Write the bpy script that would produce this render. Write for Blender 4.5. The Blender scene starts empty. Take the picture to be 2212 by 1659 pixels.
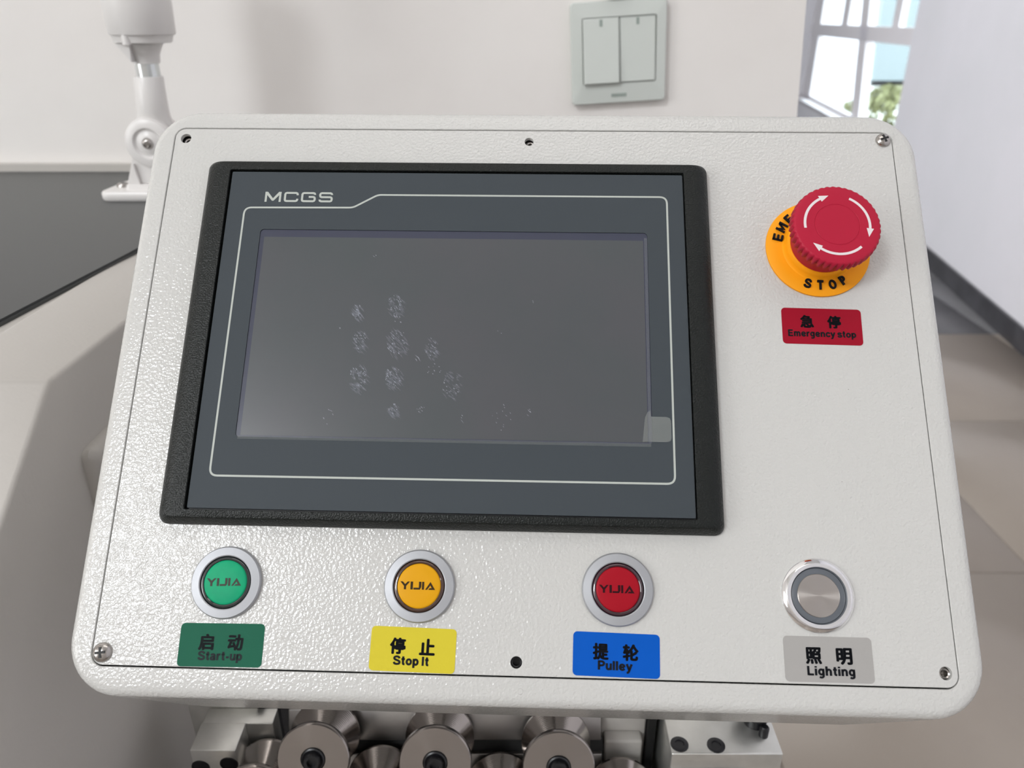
import bpy, bmesh, math, random
from math import sin, cos, pi, radians, sqrt
from mathutils import Vector, Matrix

random.seed(7)
SC = bpy.context.scene
COL = SC.collection
EYE = 1.25

# ------------------------------------------------------------------ camera, world, lights, exposure
cam_d = bpy.data.cameras.new('camera')
cam_d.sensor_width = 36.0
cam_d.lens = 36.0 * 1661.0 / 2212.0
cam_d.clip_start = 0.02
cam_d.clip_end = 100
cam_d.dof.use_dof = True
cam_d.dof.focus_distance = 0.32
cam_d.dof.aperture_fstop = 13.0
cam = bpy.data.objects.new('camera', cam_d)
COL.objects.link(cam)
cam.location = (0, 0, EYE)
cam.rotation_euler = (radians(90 - 25.5), 0, 0)
SC.camera = cam

world = bpy.data.worlds.new('sky')
SC.world = world
world.use_nodes = True
bg = world.node_tree.nodes['Background']
bg.inputs['Color'].default_value = (0.88, 0.94, 1.0, 1)
bg.inputs['Strength'].default_value = 8.0

def area(name, loc, target, sx, sy, power, color):
    d = bpy.data.lights.new(name, 'AREA')
    d.shape = 'RECTANGLE'
    d.size = sx
    d.size_y = sy
    d.energy = power
    d.color = color
    o = bpy.data.objects.new(name, d)
    COL.objects.link(o)
    o.location = loc
    o.rotation_euler = (Vector(target) - Vector(loc)).to_track_quat('-Z', 'Y').to_euler()
    return o

area('daylight_rear_window', (-2.35, -2.80, 3.95), (0, 0.35, 1.1), 0.95, 0.95, 98, (0.93, 0.965, 1.0))
area('fill_overhead_a', (0.1, 0.1, 4.3), (0.1, 0.1, 0), 2.0, 0.9, 13, (1.0, 0.965, 0.93))  # added overhead fill above the machine, no known ceiling lamp
area('fill_overhead_b', (-0.4, 4.0, 4.3), (-0.4, 4.0, 0), 2.4, 1.6, 30, (1.0, 0.965, 0.93))  # added overhead fill for the hall
area('fill_left', (-2.85, -0.9, 1.7), (0.0, 0.7, 1.2), 1.6, 1.4, 40, (0.98, 0.99, 1.0))  # added fill from the left that lifts the back wall

area('fill_hall', (-2.9, 4.6, 2.0), (2.5, 4.0, 0.7), 2.6, 1.8, 185, (0.97, 0.98, 1.0))  # added area light that brightens the right wall of the hall

SC.view_settings.view_transform = 'Standard'
SC.view_settings.look = 'None'
SC.view_settings.gamma = 1.0
SC.view_settings.use_curve_mapping = False
SC.view_settings.exposure = -0.02

# ------------------------------------------------------------------ helpers
def srgb(r, g, b):
    def f(c):
        c /= 255.0
        return c / 12.92 if c <= 0.04045 else ((c + 0.055) / 1.055) ** 2.4
    return (f(r), f(g), f(b), 1.0)

def mat(name, col, rough=0.5, metal=0.0, spec=0.5, coat=0.0, bump=None, alpha=1.0, aniso=0.0, specks=None, var=None, coat_rough=0.05, trans=0.0, tint=None):
    """bump = (scale per metre, distance in metres, detail);  var = (second colour, scale, amount)"""
    m = bpy.data.materials.new(name)
    m.use_nodes = True
    nt = m.node_tree
    b = nt.nodes['Principled BSDF']
    b.inputs['Base Color'].default_value = col
    b.inputs['Roughness'].default_value = rough
    b.inputs['Metallic'].default_value = metal
    b.inputs['Specular IOR Level'].default_value = spec
    b.inputs['Coat Weight'].default_value = coat
    b.inputs['Coat Roughness'].default_value = coat_rough
    b.inputs['Alpha'].default_value = alpha
    b.inputs['Anisotropic'].default_value = aniso
    b.inputs['Transmission Weight'].default_value = trans
    tc = nt.nodes.new('ShaderNodeTexCoord')
    if var:
        n = nt.nodes.new('ShaderNodeTexNoise')
        n.inputs['Scale'].default_value = var[1]
        n.inputs['Detail'].default_value = 4
        nt.links.new(tc.outputs['Object'], n.inputs['Vector'])
        cr = nt.nodes.new('ShaderNodeMapRange')
        cr.inputs['From Min'].default_value = 0.35
        cr.inputs['From Max'].default_value = 0.68
        cr.inputs['To Max'].default_value = var[2]
        nt.links.new(n.outputs['Fac'], cr.inputs['Value'])
        mx = nt.nodes.new('ShaderNodeMix')
        mx.data_type = 'RGBA'
        mx.inputs['A'].default_value = col
        mx.inputs['B'].default_value = var[0]
        nt.links.new(cr.outputs['Result'], mx.inputs['Factor'])
        nt.links.new(mx.outputs['Result'], b.inputs['Base Color'])
    if specks:
        # tiny scattered dirt flecks: (colour, scale, radius)
        v = nt.nodes.new('ShaderNodeTexVoronoi')
        v.inputs['Scale'].default_value = specks[1]
        v.inputs['Randomness'].default_value = 1.0
        mp = nt.nodes.new('ShaderNodeMapping')
        mp.inputs['Rotation'].default_value = (0, 0, 0.6)
        mp.inputs['Scale'].default_value = (1, 1.6, 1)
        nt.links.new(tc.outputs['Object'], mp.inputs['Vector'])
        nt.links.new(mp.outputs['Vector'], v.inputs['Vector'])
        lt = nt.nodes.new('ShaderNodeMath')
        lt.operation = 'LESS_THAN'
        lt.inputs[1].default_value = specks[2]
        nt.links.new(v.outputs['Distance'], lt.inputs[0])
        sp = nt.nodes.new('ShaderNodeSeparateColor')
        nt.links.new(v.outputs['Color'], sp.inputs['Color'])
        ga = nt.nodes.new('ShaderNodeMath')
        ga.operation = 'GREATER_THAN'
        ga.inputs[1].default_value = 0.80
        nt.links.new(sp.outputs['Red'], ga.inputs[0])
        mu = nt.nodes.new('ShaderNodeMath')
        mu.operation = 'MULTIPLY'
        nt.links.new(lt.outputs[0], mu.inputs[0])
        nt.links.new(ga.outputs[0], mu.inputs[1])
        mx = nt.nodes.new('ShaderNodeMix')
        mx.data_type = 'RGBA'
        mx.inputs['A'].default_value = col
        mx.inputs['B'].default_value = specks[0]
        nt.links.new(mu.outputs[0], mx.inputs['Factor'])
        nt.links.new(mx.outputs['Result'], b.inputs['Base Color'])
    if bump:
        n = nt.nodes.new('ShaderNodeTexNoise')
        n.inputs['Scale'].default_value = bump[0]
        n.inputs['Detail'].default_value = bump[2]
        n.inputs['Roughness'].default_value = 0.45
        nt.links.new(tc.outputs['Object'], n.inputs['Vector'])
        bp = nt.nodes.new('ShaderNodeBump')
        bp.inputs['Strength'].default_value = 1.0
        bp.inputs['Distance'].default_value = bump[1]
        nt.links.new(n.outputs['Fac'], bp.inputs['Height'])
        nt.links.new(bp.outputs['Normal'], b.inputs['Normal'])
    return m

def spun_metal(name, col, rough, ring_scale, dist):
    """concentric turning marks around the local axis of the object (object origin on the axis)"""
    m = mat(name, col, rough, 1.0)
    nt = m.node_tree
    b = nt.nodes['Principled BSDF']
    tc = nt.nodes.new('ShaderNodeTexCoord')
    w = nt.nodes.new('ShaderNodeTexWave')
    w.wave_type = 'RINGS'
    w.rings_direction = 'Z'
    w.inputs['Scale'].default_value = ring_scale
    w.inputs['Distortion'].default_value = 1.5
    w.inputs['Detail'].default_value = 3
    w.inputs['Detail Scale'].default_value = 4
    nt.links.new(tc.outputs['Object'], w.inputs['Vector'])
    bp = nt.nodes.new('ShaderNodeBump')
    bp.inputs['Distance'].default_value = dist
    nt.links.new(w.outputs['Fac'], bp.inputs['Height'])
    nt.links.new(bp.outputs['Normal'], b.inputs['Normal'])
    tg = nt.nodes.new('ShaderNodeTangent')
    tg.direction_type = 'RADIAL'
    tg.axis = 'Z'
    b.inputs['Anisotropic'].default_value = 0.9
    b.inputs['Anisotropic Rotation'].default_value = 0.25
    nt.links.new(tg.outputs['Tangent'], b.inputs['Tangent'])
    return m

S = 0.001
def mesh_obj(name, verts, faces, m, parent=None, scale=S, smooth=False, loc=None, angle=None):
    me = bpy.data.meshes.new(name)
    me.from_pydata([(v[0] * scale, v[1] * scale, v[2] * scale) for v in verts], [], faces)
    me.validate()
    bm = bmesh.new()
    bm.from_mesh(me)
    bmesh.ops.recalc_face_normals(bm, faces=bm.faces)
    if smooth:
        lim = radians(angle or 40)
        for f in bm.faces:
            f.smooth = True
        for e in bm.edges:
            if len(e.link_faces) == 2 and e.calc_face_angle(0) > lim:
                e.smooth = False
    bm.to_mesh(me)
    bm.free()
    me.materials.append(m)
    o = bpy.data.objects.new(name, me)
    COL.objects.link(o)
    if parent:
        o.parent = parent
    if loc:
        o.location = Vector(loc) * scale
    return o

def rrect(x0, x1, y0, y1, r, n=8):
    r = max(r, 1e-4)
    pts = []
    for (cx, cy, a0) in ((x1 - r, y1 - r, 0), (x0 + r, y1 - r, 90), (x0 + r, y0 + r, 180), (x1 - r, y0 + r, 270)):
        for i in range(n + 1):
            a = radians(a0 + 90.0 * i / n)
            pts.append((cx + r * cos(a), cy + r * sin(a)))
    return pts

def circ(cx, cy, r, n=48):
    return [(cx + r * cos(2 * pi * i / n), cy + r * sin(2 * pi * i / n)) for i in range(n)]

def loft(name, loops, m, parent=None, cap0=False, cap1=False, **kw):
    """loops: lists of equal length of 3-D points"""
    n = len(loops[0])
    V = [p for l in loops for p in l]
    F = []
    for k in range(len(loops) - 1):
        a, b = k * n, (k + 1) * n
        for i in range(n):
            j = (i + 1) % n
            F.append((a + i, a + j, b + j, b + i))
    if cap0:
        F.append(tuple(range(n)))
    if cap1:
        F.append(tuple((len(loops) - 1) * n + i for i in range(n)))
    kw.setdefault('smooth', True)
    return mesh_obj(name, V, F, m, parent, **kw)

def rloft(name, specs, m, parent=None, n=8, **kw):
    return loft(name, [[(x, y, s[5]) for x, y in rrect(s[0], s[1], s[2], s[3], s[4], n)] for s in specs], m, parent, **kw)

def lathe(name, prof, m, parent=None, n=64, c=(0, 0, 0), own=False, cap0=False, cap1=True, **kw):
    ox, oy, oz = (0, 0, 0) if own else c
    loops = [[(ox + r * cos(2 * pi * i / n), oy + r * sin(2 * pi * i / n), oz + z) for i in range(n)] for r, z in prof]
    return loft(name, loops, m, parent, cap0=cap0, cap1=cap1, loc=c if own else None, **kw)

def plate(name, loops, z0, z1, m, parent=None, bevel=0.0, **kw):
    """flat plate with holes, from 2-D outlines (mm); first outline is the border"""
    cu = bpy.data.curves.new('tmp', 'CURVE')
    cu.dimensions = '2D'
    cu.fill_mode = 'BOTH'
    for l in loops:
        sp = cu.splines.new('POLY')
        sp.points.add(len(l) - 1)
        for p, q in zip(sp.points, l):
            p.co = (q[0], q[1], 0, 1)
        sp.use_cyclic_u = True
    cu.extrude = max((z1 - z0) / 2 - bevel, 0)
    cu.bevel_depth = bevel
    cu.bevel_resolution = 2
    cu.offset = -bevel
    to = bpy.data.objects.new('tmp', cu)
    COL.objects.link(to)
    dg = bpy.context.evaluated_depsgraph_get()
    me = bpy.data.meshes.new_from_object(to.evaluated_get(dg))
    V = [(v.co.x, v.co.y, v.co.z + (z0 + z1) / 2) for v in me.vertices]
    F = [tuple(p.vertices) for p in me.polygons]
    bpy.data.objects.remove(to)
    bpy.data.curves.remove(cu)
    bpy.data.meshes.remove(me)
    return mesh_obj(name, V, F, m, parent, **kw)

def glyphs(body, size=1.0, offset=0.0):
    cu = bpy.data.curves.new('tmp', 'FONT')
    cu.body = body
    cu.size = size
    cu.offset = offset
    cu.resolution_u = 3
    to = bpy.data.objects.new('tmp', cu)
    COL.objects.link(to)
    dg = bpy.context.evaluated_depsgraph_get()
    me = bpy.data.meshes.new_from_object(to.evaluated_get(dg))
    V = [(v.co.x, v.co.y) for v in me.vertices]
    F = [tuple(p.vertices) for p in me.polygons]
    bpy.data.objects.remove(to)
    bpy.data.curves.remove(cu)
    bpy.data.meshes.remove(me)
    return V, F

_H = glyphs('H')[0]
CAP = max(v[1] for v in _H)

def smooth(pts, n=6):
    """Catmull-Rom through the points"""
    P = [Vector(p) for p in pts]
    P = [P[0] * 2 - P[1]] + P + [P[-1] * 2 - P[-2]]
    out = []
    for i in range(1, len(P) - 2):
        for k in range(n):
            t = k / n
            out.append(tuple(0.5 * ((2 * P[i]) + (P[i + 1] - P[i - 1]) * t + (2 * P[i - 1] - 5 * P[i] + 4 * P[i + 1] - P[i + 2]) * t * t + (3 * P[i] - P[i - 1] - 3 * P[i + 1] + P[i + 2]) * t ** 3)))
    out.append(tuple(P[-2]))
    return out
def oval(cx, cy, rx, ry, n=28):
    return [(cx + rx * cos(2 * pi * i / n), cy + ry * sin(2 * pi * i / n)) for i in range(n)]
_S = [(.66, .70), (.58, .85), (.38, .91), (.18, .85), (.12, .71), (.22, .58), (.42, .50), (.62, .41), (.68, .27), (.60, .13), (.38, .09), (.17, .15), (.09, .30)]
_ARCH = [(.11, .40), (.18, .58), (.33, .65), (.45, .58), (.49, .42), (.49, 0)]
# heavy grotesque capitals and small letters as centre lines; s = smooth, l = straight, o = closed ring
FONT = {
    'S': (.76, [('s', _S)]),
    's': (.58, [('s', [(.02 + x * .74, .01 + y * .71) for x, y in _S])]),
    't': (.42, [('s', [(.21, .94), (.21, .6), (.21, .25), (.26, .11), (.39, .09)]), ('l', [(.03, .645), (.39, .645)])]),
    'a': (.60, [('s', [(.10, .53), (.16, .62), (.30, .655), (.44, .60), (.47, .48), (.47, .14), (.53, .0)]), ('s', [(.46, .42), (.24, .36), (.10, .27), (.12, .13), (.26, .08), (.40, .14), (.46, .26)])]),
    'r': (.42, [('l', [(.11, 0), (.11, .73)]), ('s', [(.11, .40), (.17, .58), (.29, .64), (.41, .63)])]),
    '-': (.38, [('l', [(.04, .34), (.34, .34)])]),
    'u': (.60, [('s', [(.11, .73), (.11, .5), (.11, .28), (.17, .12), (.30, .085), (.42, .16), (.48, .30)]), ('l', [(.49, .73), (.49, 0)])]),
    'p': (.62, [('l', [(.11, .73), (.11, -.28)]), ('o', oval(.32, .365, .20, .28))]),
    'o': (.64, [('o', oval(.32, .365, .22, .275))]),
    'I': (.24, [('l', [(.12, 0), (.12, 1)])]),
    'l': (.23, [('l', [(.11, 0), (.11, 1)])]),
    'i': (.23, [('l', [(.11, 0), (.11, .73)]), ('l', [(.11, .83), (.11, 1)])]),
    'P': (.70, [('l', [(.12, 0), (.12, 1)]), ('s', [(.12, .905), (.28, .905), (.42, .90), (.56, .83), (.60, .69), (.55, .55), (.42, .475), (.28, .47), (.12, .47)])]),
    'R': (.76, [('l', [(.12, 0), (.12, 1)]), ('s', [(.12, .905), (.28, .905), (.42, .90), (.56, .83), (.60, .69), (.55, .55), (.42, .475), (.28, .47), (.12, .47)]), ('l', [(.36, .47), (.64, 0)])]),
    'y': (.58, [('l', [(.06, .73), (.30, .06)]), ('s', [(.53, .73), (.38, .28), (.28, -.02), (.20, -.17), (.05, -.20)])]),
    'e': (.62, [('l', [(.12, .365), (.50, .365)]), ('s', [(.525, .365), (.48, .56), (.31, .65), (.15, .57), (.10, .365), (.15, .17), (.31, .085), (.45, .12), (.53, .22)])]),
    'L': (.64, [('l', [(.12, 1), (.12, 0)]), ('l', [(.12, .09), (.62, .09)])]),
    'E': (.70, [('l', [(.12, 1), (.12, 0)]), ('l', [(.12, .09), (.66, .09)]), ('l', [(.12, .5), (.62, .5)]), ('l', [(.12, .91), (.65, .91)])]),
    'g': (.62, [('o', oval(.30, .38, .20, .27)), ('s', [(.49, .73), (.49, .4), (.49, -.02), (.43, -.16), (.28, -.21), (.12, -.15)])]),
    'h': (.61, [('l', [(.11, 0), (.11, 1)]), ('s', _ARCH)]),
    'n': (.61, [('l', [(.11, 0), (.11, .73)]), ('s', _ARCH)]),
    'm': (.92, [('l', [(.11, 0), (.11, .73)]), ('s', [(.11, .42), (.17, .59), (.29, .65), (.40, .59), (.44, .44), (.44, 0)]), ('s', [(.44, .42), (.50, .59), (.62, .65), (.73, .59), (.78, .44), (.78, 0)])]),
    'c': (.58, [('s', [(.52, .50), (.45, .61), (.31, .65), (.15, .57), (.10, .365), (.15, .17), (.31, .085), (.45, .12), (.53, .24)])]),
    'C': (.76, [('s', [(.68, .68), (.60, .84), (.41, .91), (.19, .80), (.11, .5), (.19, .2), (.41, .09), (.60, .16), (.69, .34)])]),
    'G': (.80, [('s', [(.68, .70), (.60, .84), (.41, .91), (.19, .80), (.11, .5), (.19, .2), (.41, .09), (.56, .12), (.68, .22)]), ('l', [(.68, .16), (.68, .46)]), ('l', [(.42, .45), (.76, .45)])]),
    'M': (1.0, [('l', [(.11, 0), (.11, 1)]), ('l', [(.13, .93), (.50, .26), (.87, .93)]), ('l', [(.89, 1), (.89, 0)])]),
    'N': (.76, [('l', [(.11, 0), (.11, 1)]), ('l', [(.13, .95), (.63, .05)]), ('l', [(.65, 1), (.65, 0)])]),
    'Y': (.72, [('l', [(.04, 1), (.36, .48)]), ('l', [(.68, 1), (.36, .48)]), ('l', [(.36, .5), (.36, 0)])]),
    'T': (.68, [('l', [(.02, .91), (.66, .91)]), ('l', [(.34, .95), (.34, 0)])]),
    'O': (.80, [('o', oval(.40, .5, .29, .41))]),
}
def letter(c, t=0.2):
    w, strokes = FONT[c]
    V, F = [], []
    for kind, pts in strokes:
        p = smooth(pts) if kind == 's' else pts
        v, f = stroke(p, t, kind == 'o')
        k = len(V)
        V += v
        F += [tuple(i + k for i in q) for q in f]
    return V, F, w

def word(body, x0, width, ybase, caph, t=0.2, space=0.075):
    """returns verts (2-D, mm) and faces"""
    V, F, X = [], [], 0.0
    for c in body:
        if c == ' ':
            X += 0.25
            continue
        v, f, w = letter(c, t)
        k = len(V)
        V += [(x + X, y) for x, y in v]
        F += [tuple(i + k for i in q) for q in f]
        X += w + space
    xa, xb = min(v[0] for v in V), max(v[0] for v in V)
    s = width / (xb - xa)
    return [(x0 + (x - xa) * s, ybase + y * caph) for x, y in V], F

def hanzi(ch, cx, cy, size, bold=0.048):
    """glyph outline thickened by laying shifted copies over each other"""
    V, F = glyphs(ch, 1.0, 0)
    xa, xb = min(v[0] for v in V), max(v[0] for v in V)
    ya, yb = min(v[1] for v in V), max(v[1] for v in V)
    VV, FF = [], []
    for j in range(9):
        dx, dy = ((0, 0) if j == 8 else (bold * cos(pi * j / 4), bold * 0.8 * sin(pi * j / 4)))
        k = len(VV)
        VV += [(cx + ((x - (xa + xb) / 2) / (xb - xa) * (1 - 2 * bold) + dx) * size, cy + ((y - (ya + yb) / 2) / (yb - ya) * (1 - 1.6 * bold) + dy) * size) for x, y in V]
        FF += [tuple(i + k for i in t) for t in F]
    return VV, FF

def join2d(parts, z):
    V, F = [], []
    for i_, (v, f) in enumerate(parts):
        k = len(V)
        V += [(x, y, z + 0.002 * (i_ % 5)) for x, y in v]
        F += [tuple(i + k for i in t) for t in f]
    return V, F

def stroke(pts, w, closed=False):
    """2-D mitred ribbon"""
    n = len(pts)
    L, R = [], []
    for i in range(n):
        p = Vector(pts[i])
        a = Vector(pts[i - 1]) if (i > 0 or closed) else None
        b = Vector(pts[(i + 1) % n]) if (i < n - 1 or closed) else None
        d1 = (p - a).normalized() if a is not None else None
        d2 = (b - p).normalized() if b is not None else None
        if d1 is None: d1 = d2
        if d2 is None: d2 = d1
        n1 = Vector((-d1.y, d1.x)); n2 = Vector((-d2.y, d2.x))
        mi = (n1 + n2)
        if mi.length < 1e-6: mi = n1.copy()
        mi.normalize()
        k = w / 2 / max(mi.dot(n1), 0.35)
        L.append(tuple(p + mi * k)); R.append(tuple(p - mi * k))
    V = L + R
    F = []
    for i in range(n if closed else n - 1):
        j = (i + 1) % n
        F.append((i, j, n + j, n + i))
    return V, F

def tag(o, label=None, cat=None, group=None, kind=None):
    if label: o['label'] = label
    if cat: o['category'] = cat
    if group: o['group'] = group
    if kind: o['kind'] = kind
    return o

def thing(name, label, cat, loc=(0, 0, 0), group=None, mw=None):
    o = bpy.data.objects.new(name, None)
    COL.objects.link(o)
    o.empty_display_size = 0.05
    if mw is not None:
        o.matrix_world = mw
    else:
        o.location = loc
    return tag(o, label, cat, group)

def box(name, x0, x1, y0, y1, z0, z1, m, parent=None, r=0.0, scale=1.0, seg=2):
    V = [(x, y, z) for x in (x0, x1) for y in (y0, y1) for z in (z0, z1)]
    F = [(0, 1, 3, 2), (4, 6, 7, 5), (0, 4, 5, 1), (2, 3, 7, 6), (0, 2, 6, 4), (1, 5, 7, 3)]
    o = mesh_obj(name, V, F, m, parent, scale=scale)
    if r > 0:
        bm = bmesh.new()
        bm.from_mesh(o.data)
        bmesh.ops.bevel(bm, geom=bm.edges[:], offset=r * scale, segments=seg, affect='EDGES', profile=0.5)
        for f in bm.faces:
            f.smooth = True
        for e in bm.edges:
            if len(e.link_faces) == 2 and e.calc_face_angle(0) > radians(50):
                e.smooth = False
        bm.to_mesh(o.data)
        bm.free()
    return o

# ------------------------------------------------------------------ materials
M = {}
M['powder'] = mat('white powder coat', (0.565, 0.562, 0.54, 1), 0.17, 0.0, 0.5, bump=(800, 0.00030, 1.0),
                  specks=((0.20, 0.18, 0.16, 1), 170, 0.035))
M['powder_smooth'] = mat('white smooth enamel', (0.60, 0.58, 0.55, 1), 0.42, bump=(300, 0.00006, 1))
M['plaster'] = mat('white wall paint', (0.82, 0.795, 0.765, 1), 0.75, bump=(14, 0.0012, 3), var=((0.77, 0.735, 0.705, 1), 5.0, 0.8))
M['plaster_cool'] = mat('white wall paint of the hall', (0.80, 0.79, 0.84, 1), 0.8, bump=(6, 0.002, 3), var=((0.75, 0.75, 0.79, 1), 2.0, 0.8))
M['ceiling'] = mat('ceiling paint', (0.75, 0.74, 0.72, 1), 0.9)
M['tile'] = mat('beige floor tile', (0.35, 0.305, 0.262, 1), 0.28, bump=(3, 0.0006, 2), var=((0.29, 0.25, 0.215, 1), 1.6, 0.8))
M['tile_dark'] = mat('dark grey floor tile', (0.17, 0.17, 0.18, 1), 0.35, var=((0.12, 0.12, 0.13, 1), 3, 0.7))
M['grout'] = mat('floor grout', (0.25, 0.22, 0.20, 1), 0.9)
M['skirt'] = mat('dark grey skirting tile', (0.045, 0.045, 0.05, 1), 0.3, var=((0.08, 0.08, 0.09, 1), 9, 0.9))
M['bezel'] = mat('black textured plastic', (0.008, 0.010, 0.009, 1), 0.34, 0, 0.26, bump=(1500, 0.0003, 1.5))
M['bezel_gap'] = mat('black recess', (0.004, 0.004, 0.006, 1), 0.5)
M['face'] = mat('dark grey matte film', (0.052, 0.062, 0.070, 1), 0.55, 0, 0.15, bump=(2200, 0.00002, 1))
M['print'] = mat('pale grey print', (0.44, 0.47, 0.43, 1), 0.55)
M['display'] = mat('display border', (0.045, 0.05, 0.078, 1), 0.20, 0, 0.5)
M['display2'] = mat('switched-off display', (0.074, 0.077, 0.084, 1), 0.25, 0, 0.5, var=((0.066, 0.076, 0.080, 1), 18, 1.0))
M['scratch'] = mat('pale scratch', (0.62, 0.66, 0.74, 1), 0.5, spec=0.0, alpha=0.34)
M['smudge'] = mat('faint smear', (0.50, 0.54, 0.66, 1), 0.6, spec=0.0, alpha=0.085)
M['film'] = mat('clear protective film', (0.55, 0.58, 0.55, 1), 0.5, spec=0.0, alpha=0.05)
M['film_tab'] = mat('clear pull tab', (0.55, 0.58, 0.55, 1), 0.3, alpha=0.10)
M['alu'] = mat('satin silver ring', (0.40, 0.41, 0.43, 1), 0.5, 0.7, bump=(2500, 0.000012, 1))
M['chrome'] = mat('polished chrome', (0.86, 0.86, 0.87, 1), 0.06, 1.0)
M['satin'] = mat('satin steel', (0.78, 0.78, 0.78, 1), 0.3, 1.0)
M['greyring'] = mat('grey plastic ring', (0.105, 0.118, 0.135, 1), 0.4)
M['spun'] = spun_metal('spun steel cap', (0.43, 0.40, 0.37, 1), 0.28, 2600, 0.000003)
M['steel'] = mat('screw steel', (0.42, 0.40, 0.38, 1), 0.22, 1.0)
M['recess'] = mat('dark recess', (0.01, 0.01, 0.01, 1), 0.6)  # near-black colour standing in for shade in slots and gaps
M['ink'] = mat('black ink', (0.006, 0.007, 0.010, 1), 0.6, spec=0.15)
M['ink_soft'] = mat('faded black ink', (0.018, 0.024, 0.026, 1), 0.6, spec=0.15)
def sticker_mat(name, c):
    return mat(name, c, 0.5, 0, 0.12, bump=(1500, 0.00003, 1))
M['s_green'] = sticker_mat('green sticker', srgb(26, 92, 70))
M['s_yellow'] = sticker_mat('yellow sticker', srgb(205, 190, 52))
M['s_blue'] = sticker_mat('blue sticker', srgb(0, 84, 182))
M['s_grey'] = sticker_mat('silver grey sticker', (0.37, 0.36, 0.345, 1))
M['s_red'] = sticker_mat('red sticker', srgb(150, 16, 38))
M['red'] = mat('red matte plastic', srgb(172, 26, 54), 0.48, 0, 0.2)
M['white_print'] = mat('white print', (0.72, 0.66, 0.66, 1), 0.5)
M['orange'] = mat('orange yellow plastic', srgb(246, 160, 20), 0.5, 0, 0.2)
M['c_green'] = mat('green cap', srgb(22, 160, 112), 0.42, spec=0.12, var=((0.01, 0.26, 0.14, 1), 160, 0.5))
M['c_amber'] = mat('amber cap', srgb(216, 156, 20), 0.42, spec=0.12)
M['c_red'] = mat('dark red cap', srgb(158, 18, 34), 0.42, spec=0.12)
M['l_green'] = mat('black green lens rim', (0.006, 0.012, 0.012, 1), 0.08, coat=1.0)
M['l_amber'] = mat('brown amber lens rim', (0.045, 0.014, 0.004, 1), 0.10, coat=1.0)
M['l_red'] = mat('dark plum lens rim', (0.028, 0.003, 0.010, 1), 0.10, coat=1.0)
M['logo_g'] = mat('grey brown logo ink', (0.05, 0.052, 0.042, 1), 0.5, spec=0.15)
M['logo_a'] = mat('dark brown logo ink', (0.035, 0.018, 0.004, 1), 0.5, spec=0.15)
M['logo_r'] = mat('dark maroon logo ink', (0.025, 0.001, 0.004, 1), 0.5, spec=0.15)
M['lamp'] = mat('white lamp plastic', (0.74, 0.72, 0.70, 1), 0.32)
M['tube'] = mat('silver tube', (0.72, 0.75, 0.75, 1), 0.22, 0.8)
M['body'] = mat('beige white machine enamel', (0.53, 0.505, 0.47, 1), 0.42, spec=0.35, bump=(420, 0.00010, 1))
M['top'] = mat('dark grey gloss plate', (0.050, 0.053, 0.053, 1), 0.36, 0, 0.32)
M['switch'] = mat('pale green white plastic', (0.60, 0.635, 0.60, 1), 0.35)
M['switch_mark'] = mat('grey green mark', (0.28, 0.33, 0.30, 1), 0.4)
M['milled'] = mat('milled aluminium', (0.74, 0.74, 0.71, 1), 0.34, 0.85, bump=(300, 0.00006, 4), var=((0.60, 0.60, 0.57, 1), 60, 0.8))
M['bar'] = mat('ground steel bar', (0.36, 0.345, 0.33, 1), 0.36, 0.9, bump=(260, 0.00006, 4))
M['roller'] = spun_metal('turned steel', (0.36, 0.33, 0.31, 1), 0.16, 500, 0.00002)
M['roller_cone'] = spun_metal('turned bright steel', (0.55, 0.51, 0.47, 1), 0.17, 500, 0.00002)
M['black'] = mat('black oxide and hole shade', (0.008, 0.008, 0.010, 1), 0.35)  # also colours the slot filler and hole caps as shade
M['winframe'] = mat('white window frame', (0.86, 0.83, 0.86, 1), 0.5)
M['brown'] = mat('dark brown rubber', (0.06, 0.035, 0.025, 1), 0.6)

# window glass: thin clear pane
mg = bpy.data.materials.new('window glass')
mg.use_nodes = True
nt = mg.node_tree
for n in list(nt.nodes): nt.nodes.remove(n)
out = nt.nodes.new('ShaderNodeOutputMaterial')
tr = nt.nodes.new('ShaderNodeBsdfTransparent')
tr.inputs['Color'].default_value = (0.93, 0.97, 0.97, 1)
gl = nt.nodes.new('ShaderNodeBsdfGlossy')
gl.inputs['Roughness'].default_value = 0.02
fc = nt.nodes.new('ShaderNodeLayerWeight')
fc.inputs['Blend'].default_value = 0.5
pw = nt.nodes.new('ShaderNodeMath')
pw.operation = 'POWER'
pw.inputs[1].default_value = 5.0
nt.links.new(fc.outputs['Facing'], pw.inputs[0])
fr = nt.nodes.new('ShaderNodeMath')
fr.operation = 'MULTIPLY_ADD'
fr.inputs[1].default_value = 0.35
fr.inputs[2].default_value = 0.02
nt.links.new(pw.outputs[0], fr.inputs[0])
mx = nt.nodes.new('ShaderNodeMixShader')
nt.links.new(fr.outputs[0], mx.inputs[0])
nt.links.new(tr.outputs[0], mx.inputs[1])
nt.links.new(gl.outputs[0], mx.inputs[2])
nt.links.new(mx.outputs[0], out.inputs['Surface'])
M['glass'] = mg

# ------------------------------------------------------------------ the room
LX, RY0, RY1, CZ = -3.0, -3.0, 12.0, 4.4
A = 0.165                                   # the right wall runs slightly outwards
def rwx(y, off=0.0):
    return 2.105 + A * (y - 2.906) + off * sqrt(1 + A * A)
WD = Vector((A, 1)).normalized()            # along the right wall
WN = Vector((1, -A)).normalized()           # out of the room
def WP(u, off, z):
    """u = world y * sqrt(1+A^2) along the wall, off = outwards, z relative to the eye"""
    y = u / sqrt(1 + A * A)
    return (rwx(y) + WN.x * off, y + WN.y * off, z + EYE)

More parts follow.
